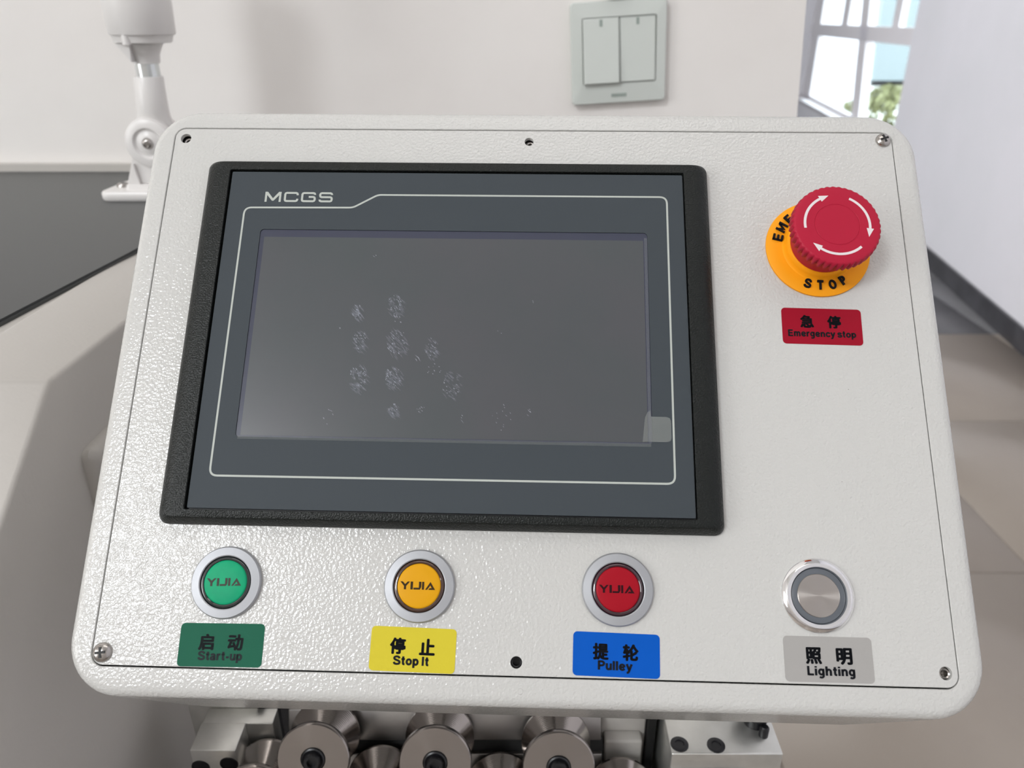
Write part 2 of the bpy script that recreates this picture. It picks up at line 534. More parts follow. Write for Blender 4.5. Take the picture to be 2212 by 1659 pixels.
floor = mesh_obj('floor', [(-3.2, -3.2, -0.02), (5, -3.2, -0.02), (5, 12.2, -0.02), (-3.2, 12.2, -0.02),
                           (-3.2, -3.2, -0.1), (5, -3.2, -0.1), (5, 12.2, -0.1), (-3.2, 12.2, -0.1)],
                 [(0, 1, 2, 3), (4, 5, 6, 7), (0, 1, 5, 4), (1, 2, 6, 5), (2, 3, 7, 6), (3, 0, 4, 7)], M['grout'], scale=1.0)
tag(floor, kind='structure')
T = 0.8
def tile_mesh(w, d, m):
    g = 0.0012
    o = box('floor_tile', g, w - g, g, d - g, -0.02, 0.0, m, None, r=0.0012, seg=1)
    return o
beige = tile_mesh(T, T, M['tile'])
dark = tile_mesh(T, T, M['tile_dark'])
first = {'b': True, 'd': True}
Y_SPLIT = 3.128
for i in range(-4, 6):
    for j in range(-8, 12):
        x = 0.50 + i * T
        y = Y_SPLIT + j * T
        if x > rwx(y + T) or x < -3.1 or y > 11.9 or y < -3.2:
            continue
        key = 'd' if j >= 0 else 'b'
        src = dark if key == 'd' else beige
        o = src if first[key] else src.copy()
        if not first[key]:
            COL.objects.link(o)
        first[key] = False
        o.location = (x, y, 0)
        o.parent = floor

ceil_o = box('ceiling', LX - 0.2, 5, RY0 - 0.2, RY1 + 0.2, CZ, CZ + 0.1, M['ceiling'])
tag(ceil_o, kind='structure')
tag(box('wall_left', LX - 0.1, LX, RY0, RY1, -0.02, CZ, M['plaster']), kind='structure')
tag(box('wall_rear', LX, 3.5, RY0 - 0.1, RY0, -0.02, CZ, M['plaster']), kind='structure')
tag(box('wall_far', LX, 5, RY1, RY1 + 0.1, -0.02, CZ, M['plaster_cool']), kind='structure')

# partition wall that carries the switch; its free end leans like in the photo
yb, tb = 0.7947, 0.12
ex = lambda z: 0.2734 - (z - EYE) * 0.0737
V = [(LX, yb, 0), (ex(0), yb, 0), (ex(CZ), yb, CZ), (LX, yb, CZ),
     (LX, yb + tb, 0), (ex(0), yb + tb, 0), (ex(CZ), yb + tb, CZ), (LX, yb + tb, CZ)]
wall_back = mesh_obj('wall_back', V, [(0, 1, 2, 3), (4, 5, 6, 7), (0, 1, 5, 4), (1, 2, 6, 5), (2, 3, 7, 6), (3, 0, 4, 7)], M['plaster'], scale=1.0)
tag(wall_back, kind='structure')

# right wall with a deep window opening
U0, U1, Z0, Z1 = 5.32, 9.25, -0.80, 1.25        # opening along the wall / height relative to the eye
UA, UB = -3.2, 12.4
TH = 0.16
def wall_right():
    V, F = [], []
    def quad(a, b, c, d):
        k = len(V); V.extend([a, b, c, d]); F.append((k, k + 1, k + 2, k + 3))
    for off in (0.0, TH):
        for (ua, ub, za, zb) in ((UA, U0, -EYE, CZ - EYE), (U1, UB, -EYE, CZ - EYE), (U0, U1, -EYE, Z0), (U0, U1, Z1, CZ - EYE)):
            quad(WP(ua, off, za), WP(ub, off, za), WP(ub, off, zb), WP(ua, off, zb))
    for (a, b) in (((U0, Z0), (U1, Z0)), ((U1, Z0), (U1, Z1)), ((U1, Z1), (U0, Z1)), ((U0, Z1), (U0, Z0))):
        quad(WP(a[0], 0, a[1]), WP(b[0], 0, b[1]), WP(b[0], TH, b[1]), WP(a[0], TH, a[1]))
    me_o = mesh_obj('wall_right', V, F, M['plaster_cool'], scale=1.0)
    tag(me_o, kind='structure')
wall_right()

def wbox(name, u0, u1, o0, o1, z0, z1, m, parent):
    V = [WP(u, o, z) for u in (u0, u1) for o in (o0, o1) for z in (z0, z1)]
    F = [(0, 1, 3, 2), (4, 6, 7, 5), (0, 4, 5, 1), (2, 3, 7, 6), (0, 2, 6, 4), (1, 5, 7, 3)]
    return mesh_obj(name, V, F, m, parent, scale=1.0)

tag(wbox('baseboard_right', UA, UB, -0.014, 0.0, -EYE, -1.155, M['skirt'], None), kind='structure')

win = bpy.data.objects.new('window_1', None)
COL.objects.link(win)
tag(win, kind='structure')
fo0, fo1 = 0.10, 0.15
LEAN = 0.0
wbox('window_frame', U0, U0 + 0.05, fo0, fo1, Z0, Z1, M['winframe'], win)
wbox('window_frame', 8.83, U1, fo0, fo1, Z0, Z1, M['winframe'], win)
wbox('window_frame', U0, U1, fo0, fo1, Z0, Z0 + 0.05, M['winframe'], win)
wbox('window_frame', U0, U1, fo0, fo1, Z1 - 0.05, Z1, M['winframe'], win)
def lean_bar(name, uc, w, z0, z1, d=0.0):
    """upright glazing bar; leans a little along the wall as in the photo"""
    k = 0.35
    V = []
    for (z) in (z0, z1):
        for u in (uc - w / 2 + k * (z + 0.10), uc + w / 2 + k * (z + 0.10)):
            for o in (fo0 - 0.012 + d, fo1):
                V.append(WP(u, o, z))
    F = [(0, 1, 3, 2), (4, 6, 7, 5), (0, 4, 5, 1), (2, 3, 7, 6), (0, 2, 6, 4), (1, 5, 7, 3)]
    return mesh_obj(name, V, F, M['winframe'], win, scale=1.0)
lean_bar('window_mullion', 6.96, 0.26, Z0 + 0.05, Z1 - 0.05)
wbox('window_transom', U0, U1, fo0 - 0.012, fo1, -0.172, -0.062, M['winframe'], win)
wbox('glazing_bar', 7.62, 7.87, fo0, fo1 - 0.01, -0.062, Z1 - 0.05, M['winframe'], win)
wbox('glazing_bar', 6.03, 6.20, fo0, fo1 - 0.01, -0.062, Z1 - 0.05, M['winframe'], win)
wbox('window_pane', U0, U1, 0.124, 0.128, Z0, Z1, M['glass'], win)
wbox('window_sill', U0, U1, 0.0, 0.10, Z0 - 0.02, Z0 + 0.015, M['winframe'], win)

# outside, seen soft through the right window: pale blue shutters of a neighbouring house and a bush
M['out_blue'] = mat('pale blue facade', (0.185, 0.215, 0.225, 1), 0.8)
M['out_ground'] = mat('pale paving outside', (0.5, 0.5, 0.47, 1), 0.9)
M['leaf'] = mat('yellow green leaves', (0.27, 0.28, 0.11, 1), 0.7, var=((0.32, 0.33, 0.18, 1), 3, 1.0))
nb = thing('neighbouring_building', 'pale blue building seen blurred outside, through the right-hand window panes', 'building', (11.0, 20.0, 0))
box('facade', -3.2, 4, -2, 2, 0, 6.2, M['out_blue'], nb)
box('roof_edge', -3.4, 4.2, -2.2, 2.2, 6.2, 6.4, M['winframe'], nb)
ground = mesh_obj('ground_outside', [(-30, -30, -0.12), (40, -30, -0.12), (40, 60, -0.12), (-30, 60, -0.12)], [(0, 1, 2, 3)], M['out_ground'], scale=1.0)  # paved ground outdoors, below the view through the window
tag(ground, kind='structure')
bush = thing('garden_bush', 'yellow green bush seen blurred at the foot of the right-hand window panes', 'bush', (4.45, 9.6, -0.12))
rb = random.Random(5)
BV, BF = [], []
for i in range(900):
    a, b_, q = rb.uniform(0, 2 * pi), rb.uniform(0, pi / 2), rb.uniform(0.75, 1.0)
    c = Vector((0.62 * q * cos(a) * cos(b_), 0.62 * q * sin(a) * cos(b_), 0.08 + 0.56 * q * sin(b_)))
    n_ = Vector((rb.gauss(0, 1), rb.gauss(0, 1), rb.gauss(0, 1))).normalized()
    u = n_.orthogonal().normalized(); w_ = n_.cross(u)
    k = len(BV)
    for p_, q_ in ((-0.06, 0), (0, 0.025), (0.06, 0), (0, -0.025)):
        BV.append(tuple(c + u * p_ + w_ * q_))
    BF.append((k, k + 1, k + 2, k + 3))
tag(mesh_obj('foliage', BV, BF, M['leaf'], bush, scale=1.0), kind='stuff')
lathe('stem', [(0.03, 0.0), (0.02, 0.5)], M['brown'], bush, n=10, scale=1.0)

# ------------------------------------------------------------------ machine cabinet (left body, chamfered edge, deck below)
def E(x, y, up):
    return (x / 1000.0, y / 1000.0, EYE + up / 1000.0)
cab = thing('machine_cabinet', 'beige white enamelled machine body with chamfered edge behind the control panel', 'machine', (-0.3, 0.5, 0))
def cpart(name, V, F, m, **kw):
    return mesh_obj(name, [(v[0] + 0.3, v[1] - 0.5, v[2]) for v in V], F, m, cab, scale=1.0, **kw)
P = [E(-1500, 780, -141), E(-253, 780, -141), E(-253, 298, -141), E(-1500, 298, -141),     # 0-3 top
     E(-212, 780, -151), E(-212, 319, -150.5),                                             # 4,5 chamfer
     E(-212, 261.6, -190.8), E(-212, 144.5, -273.6), E(-1500, 144.5, -251),                # 6,7,8 sloping front
     E(-212, 780, -1250), E(-212, 144.5, -1250), E(-1500, 144.5, -1250), E(-1500, 780, -1250)]  # 9-12
F = [(0, 1, 2, 3), (1, 4, 5, 2), (3, 2, 5, 6), (3, 6, 7, 8), (4, 9, 10, 7), (4, 7, 6, 5), (8, 7, 10, 11), (9, 12, 11, 10), (0, 12, 9, 4), (0, 4, 1), (0, 3, 8, 11), (0, 11, 12)]
body = cpart('cabinet_body', P, F, M['body'])
bm = bmesh.new(); bm.from_mesh(body.data)
bmesh.ops.dissolve_limit(bm, angle_limit=0.001, verts=bm.verts, edges=bm.edges)
bmesh.ops.bevel(bm, geom=[e for e in bm.edges if e.calc_length() < 0.6 and len(e.link_faces) == 2], offset=0.0022, segments=3, affect='EDGES', profile=0.5)
for f in bm.faces: f.smooth = True
for e in bm.edges:
    if len(e.link_faces) == 2 and e.calc_face_angle(0) > radians(35): e.smooth = False
bm.to_mesh(body.data); bm.free()
# dark plate lying on the top: its right edge runs back at a slight angle
V = [E(-1500, 783, -139), E(-240, 787, -139), E(-249.3, 495.4, -139), E(-260, 365.9, -139), E(-265, 300, -139), E(-1500, 300, -139)]
V2 = [(x, y, z - 0.0045) for x, y, z in V]
top = cpart('top_plate', V + V2, [tuple(range(6)), tuple(range(6, 12))] + [(i, (i + 1) % 6, 6 + (i + 1) % 6, 6 + i) for i in range(6)], M['top'])
tag(top, 'glossy dark grey top plate with a black edge')
bm = bmesh.new(); bm.from_mesh(top.data)
bmesh.ops.bevel(bm, geom=[e for e in bm.edges if all(v.co.z > -0.1395 + EYE for v in e.verts)], offset=0.0012, segments=2, affect='EDGES')
bm.to_mesh(top.data); bm.free()
cpart('edge_trim', [E(-1500, 784, -132), E(-240, 784, -132), E(-240, 793.5, -132), E(-1500, 793.5, -132), E(-1500, 784, -150), E(-240, 784, -150), E(-240, 793.5, -150), E(-1500, 793.5, -150)],
      [(0, 1, 2, 3), (4, 5, 6, 7), (0, 1, 5, 4), (1, 2, 6, 5), (2, 3, 7, 6), (3, 0, 4, 7)], M['body'])
# access cover with rounded corners on the shaded side face
def yz_loft(name, specs, m):
    loops = []
    for (y0, y1, z0, z1, r, x) in specs:
        loops.append([(x / 1000 + 0.3, yy / 1000 - 0.5, EYE + zz / 1000) for yy, zz in rrect(y0, y1, z0, z1, r, 6)])
    return loft(name, loops, m, cab, cap1=True, scale=1.0, angle=50)
cov = yz_loft('access_cover', [(326, 440, -330, -193, 5, -213), (326, 440, -330, -193, 5, -209), (329, 437, -327, -196, 5, -206),
                               (333, 433, -323, -200, 4, -205.6), (334.5, 431.5, -321, -201.5, 4, -206.6), (336, 430, -320, -203, 4, -206.6)], M['body'])
# deck and rear mass below the panel
cpart('lower_deck', [E(-213, 190, -450), E(150, 190, -450), E(150, 780, -450), E(-213, 780, -450), E(-213, 190, -1250), E(150, 190, -1250), E(150, 780, -1250), E(-213, 780, -1250)],
      [(0, 1, 2, 3), (4, 5, 6, 7), (0, 1, 5, 4), (1, 2, 6, 5), (2, 3, 7, 6), (3, 0, 4, 7)], M['bezel_gap'])  # coloured black so less light bounces onto the side face
# ------------------------------------------------------------------ control panel
R = Matrix(((0.999435, 0.023674, -0.023874), (-0.033556, 0.65798, -0.752287), (-0.002102, 0.752663, 0.658402)))
MW = Matrix.Translation(Vector((-0.160216, 0.217655, EYE - 0.221917))) @ R.to_4x4()
panel = thing('control_panel', 'white textured control panel box with touchscreen, push buttons and red emergency stop', 'control panel', mw=MW)
W, H = 325.0, 233.3

# housing: one rounded shell; the front opening holds the separate front plate
ox0, ox1, oy0, oy1, orad = -10.6, 336.0, -11.4, 243.6, 21.0
sp = [(-0.35, W + 0.35, -0.45, H + 0.35, 5.2, -4.0), (-0.35, W + 0.35, -0.45, H + 0.35, 5.2, -0.3), (-0.6, W + 0.6, -0.7, H + 0.6, 5.4, 0.0)]
for k in range(0, 7):
    a = radians(90.0 * k / 6)
    i = 4.5 * (1 - sin(a))
    sp.append((ox0 + i, ox1 - i, oy0 + i, oy1 - i, orad - i * 0.8, -4.5 * (1 - cos(a))))
sp.append((ox0 + 0.5, ox1 - 0.5, oy0 - 0.9, oy1, orad, -9.0))
sp.append((ox0 + 9, ox1 - 9, oy0 - 6.6, oy1 - 1, orad + 12, -34.0))
sp.append((ox0 + 12, ox1 - 12, oy0 - 6.6, oy1 - 3, orad + 10, -38.0))
housing = rloft('housing', sp, M['powder'], panel, n=12, cap1=True, angle=32)
rloft('interior_shade', [(1, W - 1, 1, H - 1, 4, -8.0), (1, W - 1, 1, H - 1, 4, -9.0)], M['recess'], panel, cap0=True, cap1=True)  # near-black sheet stands for the shade inside the box

holes = [(5.0, 228.1, 2.35), (162.7, 227.6, 2.0), (161.8, 4.9, 2.2), (320.5, 5.1, 2.35), (321.1, 229.4, 1.8), (4.1, 4.6, 1.8)]
loops = [rrect(0.12, W - 0.12, 0.12, H - 0.12, 4.6, 8)] + [circ(x, y, r, 28) for x, y, r in holes]
plate('front_plate', loops, -2.0, 0.0, M['powder'], panel, bevel=0.18)

# threaded inserts glimpsed in the open holes
for (x, y, r, dx, dy) in ((5.0, 228.1, 1.9, 0.5, -0.5), (162.7, 227.6, 1.5, 0.5, -0.3), (320.5, 5.1, 1.7, 0.9, -0.2), (161.8, 4.9, 1.9, 0, 0)):
    lathe('threaded_insert', [(r + 0.9, -6.0), (r + 0.9, -2.6), (r, -2.4), (r - 0.5, -2.7), (r - 0.6, -7.0)], M['steel'] if y != 4.9 else M['black'],
          panel, n=24, c=(x + dx, y + dy, 0), cap1=True)
lathe('paint_blemish', [(1.15, 0.0), (1.0, 0.16), (0.75, 0.10), (0.3, 0.12)], M['powder'], panel, n=20, c=(163.4, -5.2, 0))

def pan_screw(x, y, r, rot):
    prof = [(r, 0.0), (r, 0.25)] + [(r * cos(a), 0.25 + 1.9 * sin(a)) for a in [radians(v) for v in (12, 26, 40, 54, 68, 80)]]
    s = lathe('screw', prof, M['steel'], panel, n=40, c=(x, y, 0))
    w, l = 0.42 * r / 3.3, 1.75 * r / 3.3
    cr = [(w, l), (w, w), (l, w), (l, -w), (w, -w), (w, -l), (-w, -l), (-w, -w), (-l, -w), (-l, w), (-w, w), (-w, l)]
    cr = [(x + a * cos(rot) - b * sin(rot), y + a * sin(rot) + b * cos(rot)) for a, b in cr]
    plate('cross_recess', [cr], 1.3, 2.22, M['recess'], s)  # solid near-black cross, the shade of the slot is only colour
    return s
pan_screw(321.1, 229.4, 3.3, 0.35)
pan_screw(4.1, 4.6, 3.7, 0.15)

# ---- touchscreen
ts_specs = [(18.8, 241.6, 53.3, 214.6, 4, 0.0), (18.8, 241.6, 53.3, 214.6, 4, 1.4), (19.6, 241.0, 54.3, 214.0, 4, 3.4), (21.4, 239.2, 55.2, 213.2, 4, 5.1),
            (24.2, 236.6, 55.6, 212.8, 3.5, 5.85), (26.6, 234.4, 55.9, 212.5, 2.5, 6.0),
            (30.1, 230.7, 58.5, 208.9, 0.8, 6.0), (30.3, 230.5, 58.7, 208.7, 0.7, 5.8), (30.3, 230.5, 58.7, 208.7, 0.7, 3.4)]
ts = rloft('touchscreen', ts_specs, M['bezel'], panel, n=8, cap1=True, angle=35)
tag(ts, 'touchscreen unit with black textured plastic bezel')
gap = rloft('recess_floor', [(30.4, 230.4, 58.8, 208.6, 0.7, 3.45), (30.4, 230.4, 58.8, 208.6, 0.7, 3.5)], M['bezel_gap'], ts, cap1=True)
ZF = 5.35
plate('face_film', [rrect(31.25, 229.9, 59.35, 207.9, 0.5, 3), rrect(46.9, 214.1, 88.1, 180.0, 1.6, 6)], 3.6, ZF, M['face'], ts, bevel=0.05)
plate('display_border', [rrect(46.95, 214.05, 88.15, 179.95, 1.5, 6)], 3.6, 5.0, M['display'], ts)
plate('display', [rrect(48.8, 212.3, 88.8, 176.5, 0.3, 3)], 5.0, 5.06, M['display2'], ts)

def fillet_path(pts, rads):
    """closed polygon with rounded corners"""
    out = []
    n = len(pts)
    for i in range(n):
        p = Vector(pts[i]); a = Vector(pts[i - 1]); b = Vector(pts[(i + 1) % n])
        d1 = (a - p).normalized(); d2 = (b - p).normalized()
        t = rads[i]
        q0, q1 = p + d1 * t, p + d2 * t
        for k in range(7):
            s = k / 6
            out.append(tuple(q0 * (1 - s) ** 2 + p * 2 * s * (1 - s) + q1 * s * s))
    return out
path = fillet_path([(38.7, 190.3), (86.4, 190.7), (97.0, 197.0), (222.9, 197.2), (222.4, 72.5), (38.5, 72.2)], [3.2, 1.6, 1.6, 3.2, 3.2, 3.2])
V, F = join2d([stroke(path, 0.8, True)], ZF + 0.03)
mesh_obj('printed_outline', V, F, M['print'], ts)

# lettering M C G S drawn as strokes
def ch(pts, c=0.7):
    """chamfer the inner points of an open polyline"""
    out = [pts[0]]
    for i in range(1, len(pts) - 1):
        p = Vector(pts[i]); a = Vector(pts[i - 1]); b = Vector(pts[i + 1])
        out.append(tuple(p + (a - p).normalized() * c)); out.append(tuple(p + ((a - p).normalized() + (b - p).normalized()) * c * 0.3)); out.append(tuple(p + (b - p).normalized() * c))
    out.append(pts[-1])
    return out
h = 4.9
lw = 0.92
e = lw / 2
letters = [
    stroke([(e, 0), (e, h)], lw), stroke([(6.7, 0), (6.7, h)], lw),
    ([(0.0, h), (1.15, h), (3.6, 1.75), (6.05, h), (7.2, h), (7.2, h - 0.5), (3.95, 0.55), (3.25, 0.55), (0, h - 0.5)],
     [(0, 1, 2, 7, 8), (2, 3, 4, 5, 6, 7)]),
    stroke(ch([(14.4, h - 1.6), (14.4, h - e), (8.9, h - e), (8.9, e), (14.4, e), (14.4, 1.6)]), lw),
    stroke(ch([(22.1, h - 1.3), (22.1, h - e), (16.5, h - e), (16.5, e), (22.1, e), (22.1, 2.55), (19.4, 2.55)]), lw),
    stroke(ch([(29.6, h - 1.3), (29.6, h - e), (24.4, h - e), (24.4, 2.5), (29.6, 2.5), (29.6, e), (24.3, e), (24.3, 1.3)]), lw),
]
letters = [([(47.1 + x, 193.15 + y) for x, y in v], f) for v, f in letters]
V, F = join2d(letters, ZF + 0.03)
tag(mesh_obj('lettering', V, F, M['print'], ts), 'pale grey lettering MCGS')

# clear protective film with pull tab at the lower right corner
film = plate('protective_film', [[(48.0, 87.2), (213.4, 87.0), (213.6, 89.0), (219.5, 89.0)] + [(220.0 + 1.6 * sin(radians(a)), 90.6 - 1.6 * cos(radians(a))) for a in (0, 30, 60, 90)]
                                 + [(221.6 - 1.8 + 1.8 * cos(radians(a)), 97.4 + 1.8 * sin(radians(a))) for a in (0, 30, 60, 90)] + [(213.7, 99.3), (213.9, 177.5), (212.6, 177.5), (212.5, 88.5), (48.0, 88.6)]],
             ZF + 0.10, ZF + 0.22, M['film'], ts)
tab = plate('pull_tab', [[(210.1, 89.0), (219.8, 89.0), (221.0, 89.5), (221.5, 90.6), (221.5, 97.6), (221.0, 98.7), (219.8, 99.2), (213.6, 99.2), (213.4, 102.0), (212.2, 100.9), (211.2, 98.8)]],
            ZF + 0.26, ZF + 0.36, M['film_tab'], ts)

# fine scratches and finger smears on the film
rng = random.Random(3)
clusters = [(520, 530, 26, 20, .7), (850, 465, 40, 22, .9), (870, 590, 26, 8, .8), (540, 780, 36, 20, .8), (860, 790, 50, 34, 1.0), (1160, 830, 36, 16, .8), (1040, 930, 10, 2, 2.4),
            (530, 1090, 46, 30, .8), (830, 1080, 40, 30, .8), (1180, 1030, 40, 10, .6), (1330, 1130, 50, 18, .7), (830, 1330, 24, 14, .6), (1070, 1340, 20, 10, .6),
            (1430, 1390, 14, 3, 1.4), (1780, 1360, 60, 13, .7), (1990, 1330, 16, 5, .8), (270, 1400, 28, 5, 1.3), (680, 30, 14, 2, 1.2), (2035, 430, 8, 2, 1.0), (1750, 690, 14, 2, .6), (380, 690, 10, 2, .7)]
# (cluster centres on the glass in mm)
def px2mm(px, py):
    X = 640 + px / 3.95; Y = 560 + py / 3.95
    t = (Y - 493) / (953 - 493)
    xl = 562 + (506 - 562) * t; xr = 1400 + (1408 - 1400) * t
    s = (X - xl) / (xr - xl)
    yy = 180 - 91.7 * (t * 0.886 + 0.114 * t * t) 
    return 46.9 + 167 * s, yy
SV, SF = [], []
DV, DF = [], []
for (px, py, rad, cnt, ln) in clusters:
    for k in range(cnt):
        a = rng.uniform(0, 2 * pi); rr = rad * sqrt(rng.random()) / 3.95 / 2.9
        cx, cy = px2mm(px, py)
        cx += rr * cos(a) * 0.9; cy += rr * sin(a) * 1.3
        if cy < 89.6: continue
        th = radians(-48 + rng.gauss(0, 9))
        L = ln * rng.uniform(0.5, 1.7); wd = rng.uniform(0.07, 0.20) * (1.8 if ln > 2 else 1)
        dx, dy = cos(th), sin(th)
        k0 = len(SV)
        bend = rng.uniform(-0.12, 0.12) * L
        pts = [(-L / 2, 0), (0, wd + bend), (L / 2, 0), (0, -wd + bend)]
        SV += [(cx + p * dx - q * dy, cy + p * dy + q * dx, ZF + 0.30) for p, q in pts]
        SF.append((k0, k0 + 1, k0 + 2, k0 + 3))
for (px, py, rad, cnt, ln) in clusters:
    if cnt < 14: continue
    for k in range(cnt * 2):
        a = rng.uniform(0, 2 * pi); rr = rad * sqrt(rng.random()) / 3.95 / 2.6
        cx, cy = px2mm(px, py)
        cx += rr * cos(a) * 0.9 + 0.6; cy += rr * sin(a) * 1.3 - 1.0
        if cy < 91: continue
        th = radians(-46 + rng.gauss(0, 6))
        L = rng.uniform(1.5, 4.0); wd = rng.uniform(0.15, 0.4)
        dx, dy = cos(th), sin(th)
        k0 = len(DV)
        DV += [(cx + p * dx - q * dy, cy + p * dy + q * dx, ZF + 0.27 + 0.0005 * (k % 40)) for p, q in [(-L / 2, 0), (0, wd), (L / 2, 0), (0, -wd)]]
        DF.append((k0, k0 + 1, k0 + 2, k0 + 3))
tag(mesh_obj('scratch_marks', SV, SF, M['scratch'], ts), kind='stuff')
tag(mesh_obj('finger_smears', DV, DF, M['smudge'], ts), kind='stuff')

# ---- illuminated push buttons
YIJIA = [([(170, 785), (235, 785), (305, 855), (375, 785), (435, 785), (335, 905), (335, 995), (275, 995), (275, 905)], [(0, 1, 2, 5, 8), (2, 3, 4, 5), (5, 6, 7, 8)]),
         ([(455, 785), (520, 785), (520, 995), (455, 995)], [(0, 1, 2, 3)]),
         ([(685, 785), (750, 785), (750, 930), (715, 995), (540, 995), (540, 945), (685, 945)], [(0, 1, 2, 3, 6), (3, 4, 5, 6)]),
         ([(770, 785), (830, 785), (830, 995), (770, 995)], [(0, 1, 2, 3)]),
         ([(860, 995), (1000, 785), (1135, 995), (945, 995), (985, 950), (1040, 950), (1000, 880), (915, 995)], [(0, 1, 6, 7), (1, 2, 5, 6), (2, 3, 4, 5)])]
def push_button(cx, cy, capm, rimm, logom, label, rot=0.0):
    b = lathe('push_button', [(13.6, 0.0), (13.75, 0.6), (13.6, 1.3), (13.2, 1.75), (10.35, 2.1), (10.0, 1.9), (9.95, -0.5)], M['alu'], panel, n=96, c=(cx, cy, 0), cap1=False, angle=9)
    tag(b, label)
    lathe('lens_rim', [(9.93, -0.5), (9.9, 1.0), (9.6, 1.75), (9.2, 2.0), (8.75, 2.05), (8.45, 1.85), (8.4, 1.4)], rimm, b, n=80, c=(cx, cy, 0), cap1=False)
    lathe('cap', [(8.45, 0.8), (8.42, 1.55), (8.2, 1.85), (7.6, 2.0), (4, 2.03), (0.6, 2.04)], capm, b, n=72, c=(cx, cy, 0))
    ls = []
    for v, f in YIJIA:
        ls.append(([(cx - 0.5 + ((x - 652) / 71.5) * cos(rot) + ((y - 890) / 71.5) * sin(rot), cy + 0.1 - ((y - 890) / 71.5) * cos(rot) + ((x - 652) / 71.5) * sin(rot)) for x, y in v], f))
    V, F = join2d(ls, 2.09)
    mesh_obj('lettering', V, F, logom, b)
    return b
push_button(48.75, 31.4, M['c_green'], M['l_green'], M['logo_g'], 'round green push button in a silver ring, above the green sticker', radians(2))
push_button(123.9, 31.8, M['c_amber'], M['l_amber'], M['logo_a'], 'round amber push button in a silver ring, above the yellow sticker')
push_button(200.0, 32.3, M['c_red'], M['l_red'], M['logo_r'], 'round dark red push button in a silver ring, above the blue sticker')

# ---- metal button
bx, by = 275.8, 31.8
mb = lathe('metal_push_button', [(13.7, 0.0), (13.8, 0.5), (13.6, 0.9), (12.1, 1.9), (11.9, 2.0)], M['chrome'], panel, n=96, c=(bx, by, 0), cap1=False)
tag(mb, 'round chrome metal push button above the grey sticker')
lathe('flat_ring', [(11.95, 1.9), (11.9, 2.02), (10.9, 2.02), (10.6, 1.95)], M['satin'], mb, n=96, c=(bx, by, 0), cap1=False)
lathe('inner_bevel', [(10.62, 1.97), (10.15, 0.9), (10.1, 0.3)], M['chrome'], mb, n=96, c=(bx, by, 0), cap1=False)
lathe('grey_ring', [(10.12, 0.4), (10.1, 1.0), (9.9, 1.15), (8.0, 1.2)], M['greyring'], mb, n=80, c=(bx, by, 0), cap1=False)
lathe('cap', [(8.0, 0.6), (7.95, 1.35), (7.75, 1.55)] + [(r, 1.56) for r in (7.2, 6, 5, 4, 3, 2, 1, 0.3)], M['spun'], mb, n=80, c=(bx, by, 0), own=True)

# ---- emergency stop
ex_, ey_ = 287.5, 175.7
es = lathe('emergency_stop', [(21.9, 0.0), (22.1, 0.5), (22.0, 1.1), (21.6, 1.4), (17.0, 1.5), (15.4, 1.6), (14.8, 2.2), (14.4, 3.8), (14.0, 5.6), (13.6, 6.0), (12.0, 6.0)], M['orange'], panel, n=96, c=(ex_, ey_, 0), cap1=True)
tag(es, 'emergency stop button: red mushroom head on an orange yellow collar')
nt_ = 44
per = 6
nn = nt_ * per
def knurl(r, depth):
    out = []
    for i in range(nn):
        ph = (i % per) / per
        k = (0.5 - 0.5 * cos(2 * pi * ph)) ** 1.6
        out.append(r - depth * k)
    return out
hl = []
def ring(rs, z, tw=0.0):
    hl.append([(ex_ + r * cos(2 * pi * i / nn + tw), ey_ + r * sin(2 * pi * i / nn + tw), z) for i, r in enumerate(rs)])
con = lambda r: [r] * nn
ring(con(13.2), 5.6); ring(con(13.5), 8.0); ring(con(14.3), 15.4); ring(con(15.0), 16.2)
ring(knurl(16.9, 1.1), 16.7); ring(knurl(17.7, 1.15), 17.4); ring(knurl(17.9, 1.0), 19.6); ring(knurl(17.8, 0.65), 21.4); ring(knurl(17.5, 0.35), 22.3); ring(knurl(17.0, 0.1), 22.75); ring(con(16.2), 22.95)
for r in (12, 9.15): ring(con(r), 23.0)
ring(con(9.0), 22.86); ring(con(8.8), 22.86); ring(con(8.65), 23.0); ring(con(4), 23.0); ring(con(1), 23.0)
head = loft('mushroom_head', hl, M['red'], es, cap1=True, angle=38)
tag(head, 'red knurled mushroom head')
def arc_arrow(a0, a1, r=12.9, w=1.05):
    a0, a1 = radians(a0), radians(a1)
    ah = radians(17)
    ae = a1 + ah
    n = 14
    pts = [(ex_ + r * cos(a0 + (ae - a0) * i / n), ey_ + r * sin(a0 + (ae - a0) * i / n)) for i in range(n + 1)]
    s = stroke(pts, w)
    base = Vector((cos(ae), sin(ae)))
    tip = (ex_ + (r + 0.25) * cos(a1), ey_ + (r + 0.25) * sin(a1))
    tri = ([(ex_ + base.x * (r + 1.5), ey_ + base.y * (r + 1.5)), tip, (ex_ + base.x * (r - 1.4), ey_ + base.y * (r - 1.4))], [(0, 1, 2)])
    V, F = join2d([s, tri], 23.03)
    mesh_obj('arrow', V, F, M['white_print'], es)
arc_arrow(187, 101); arc_arrow(64, -24); arc_arrow(-48, -142)

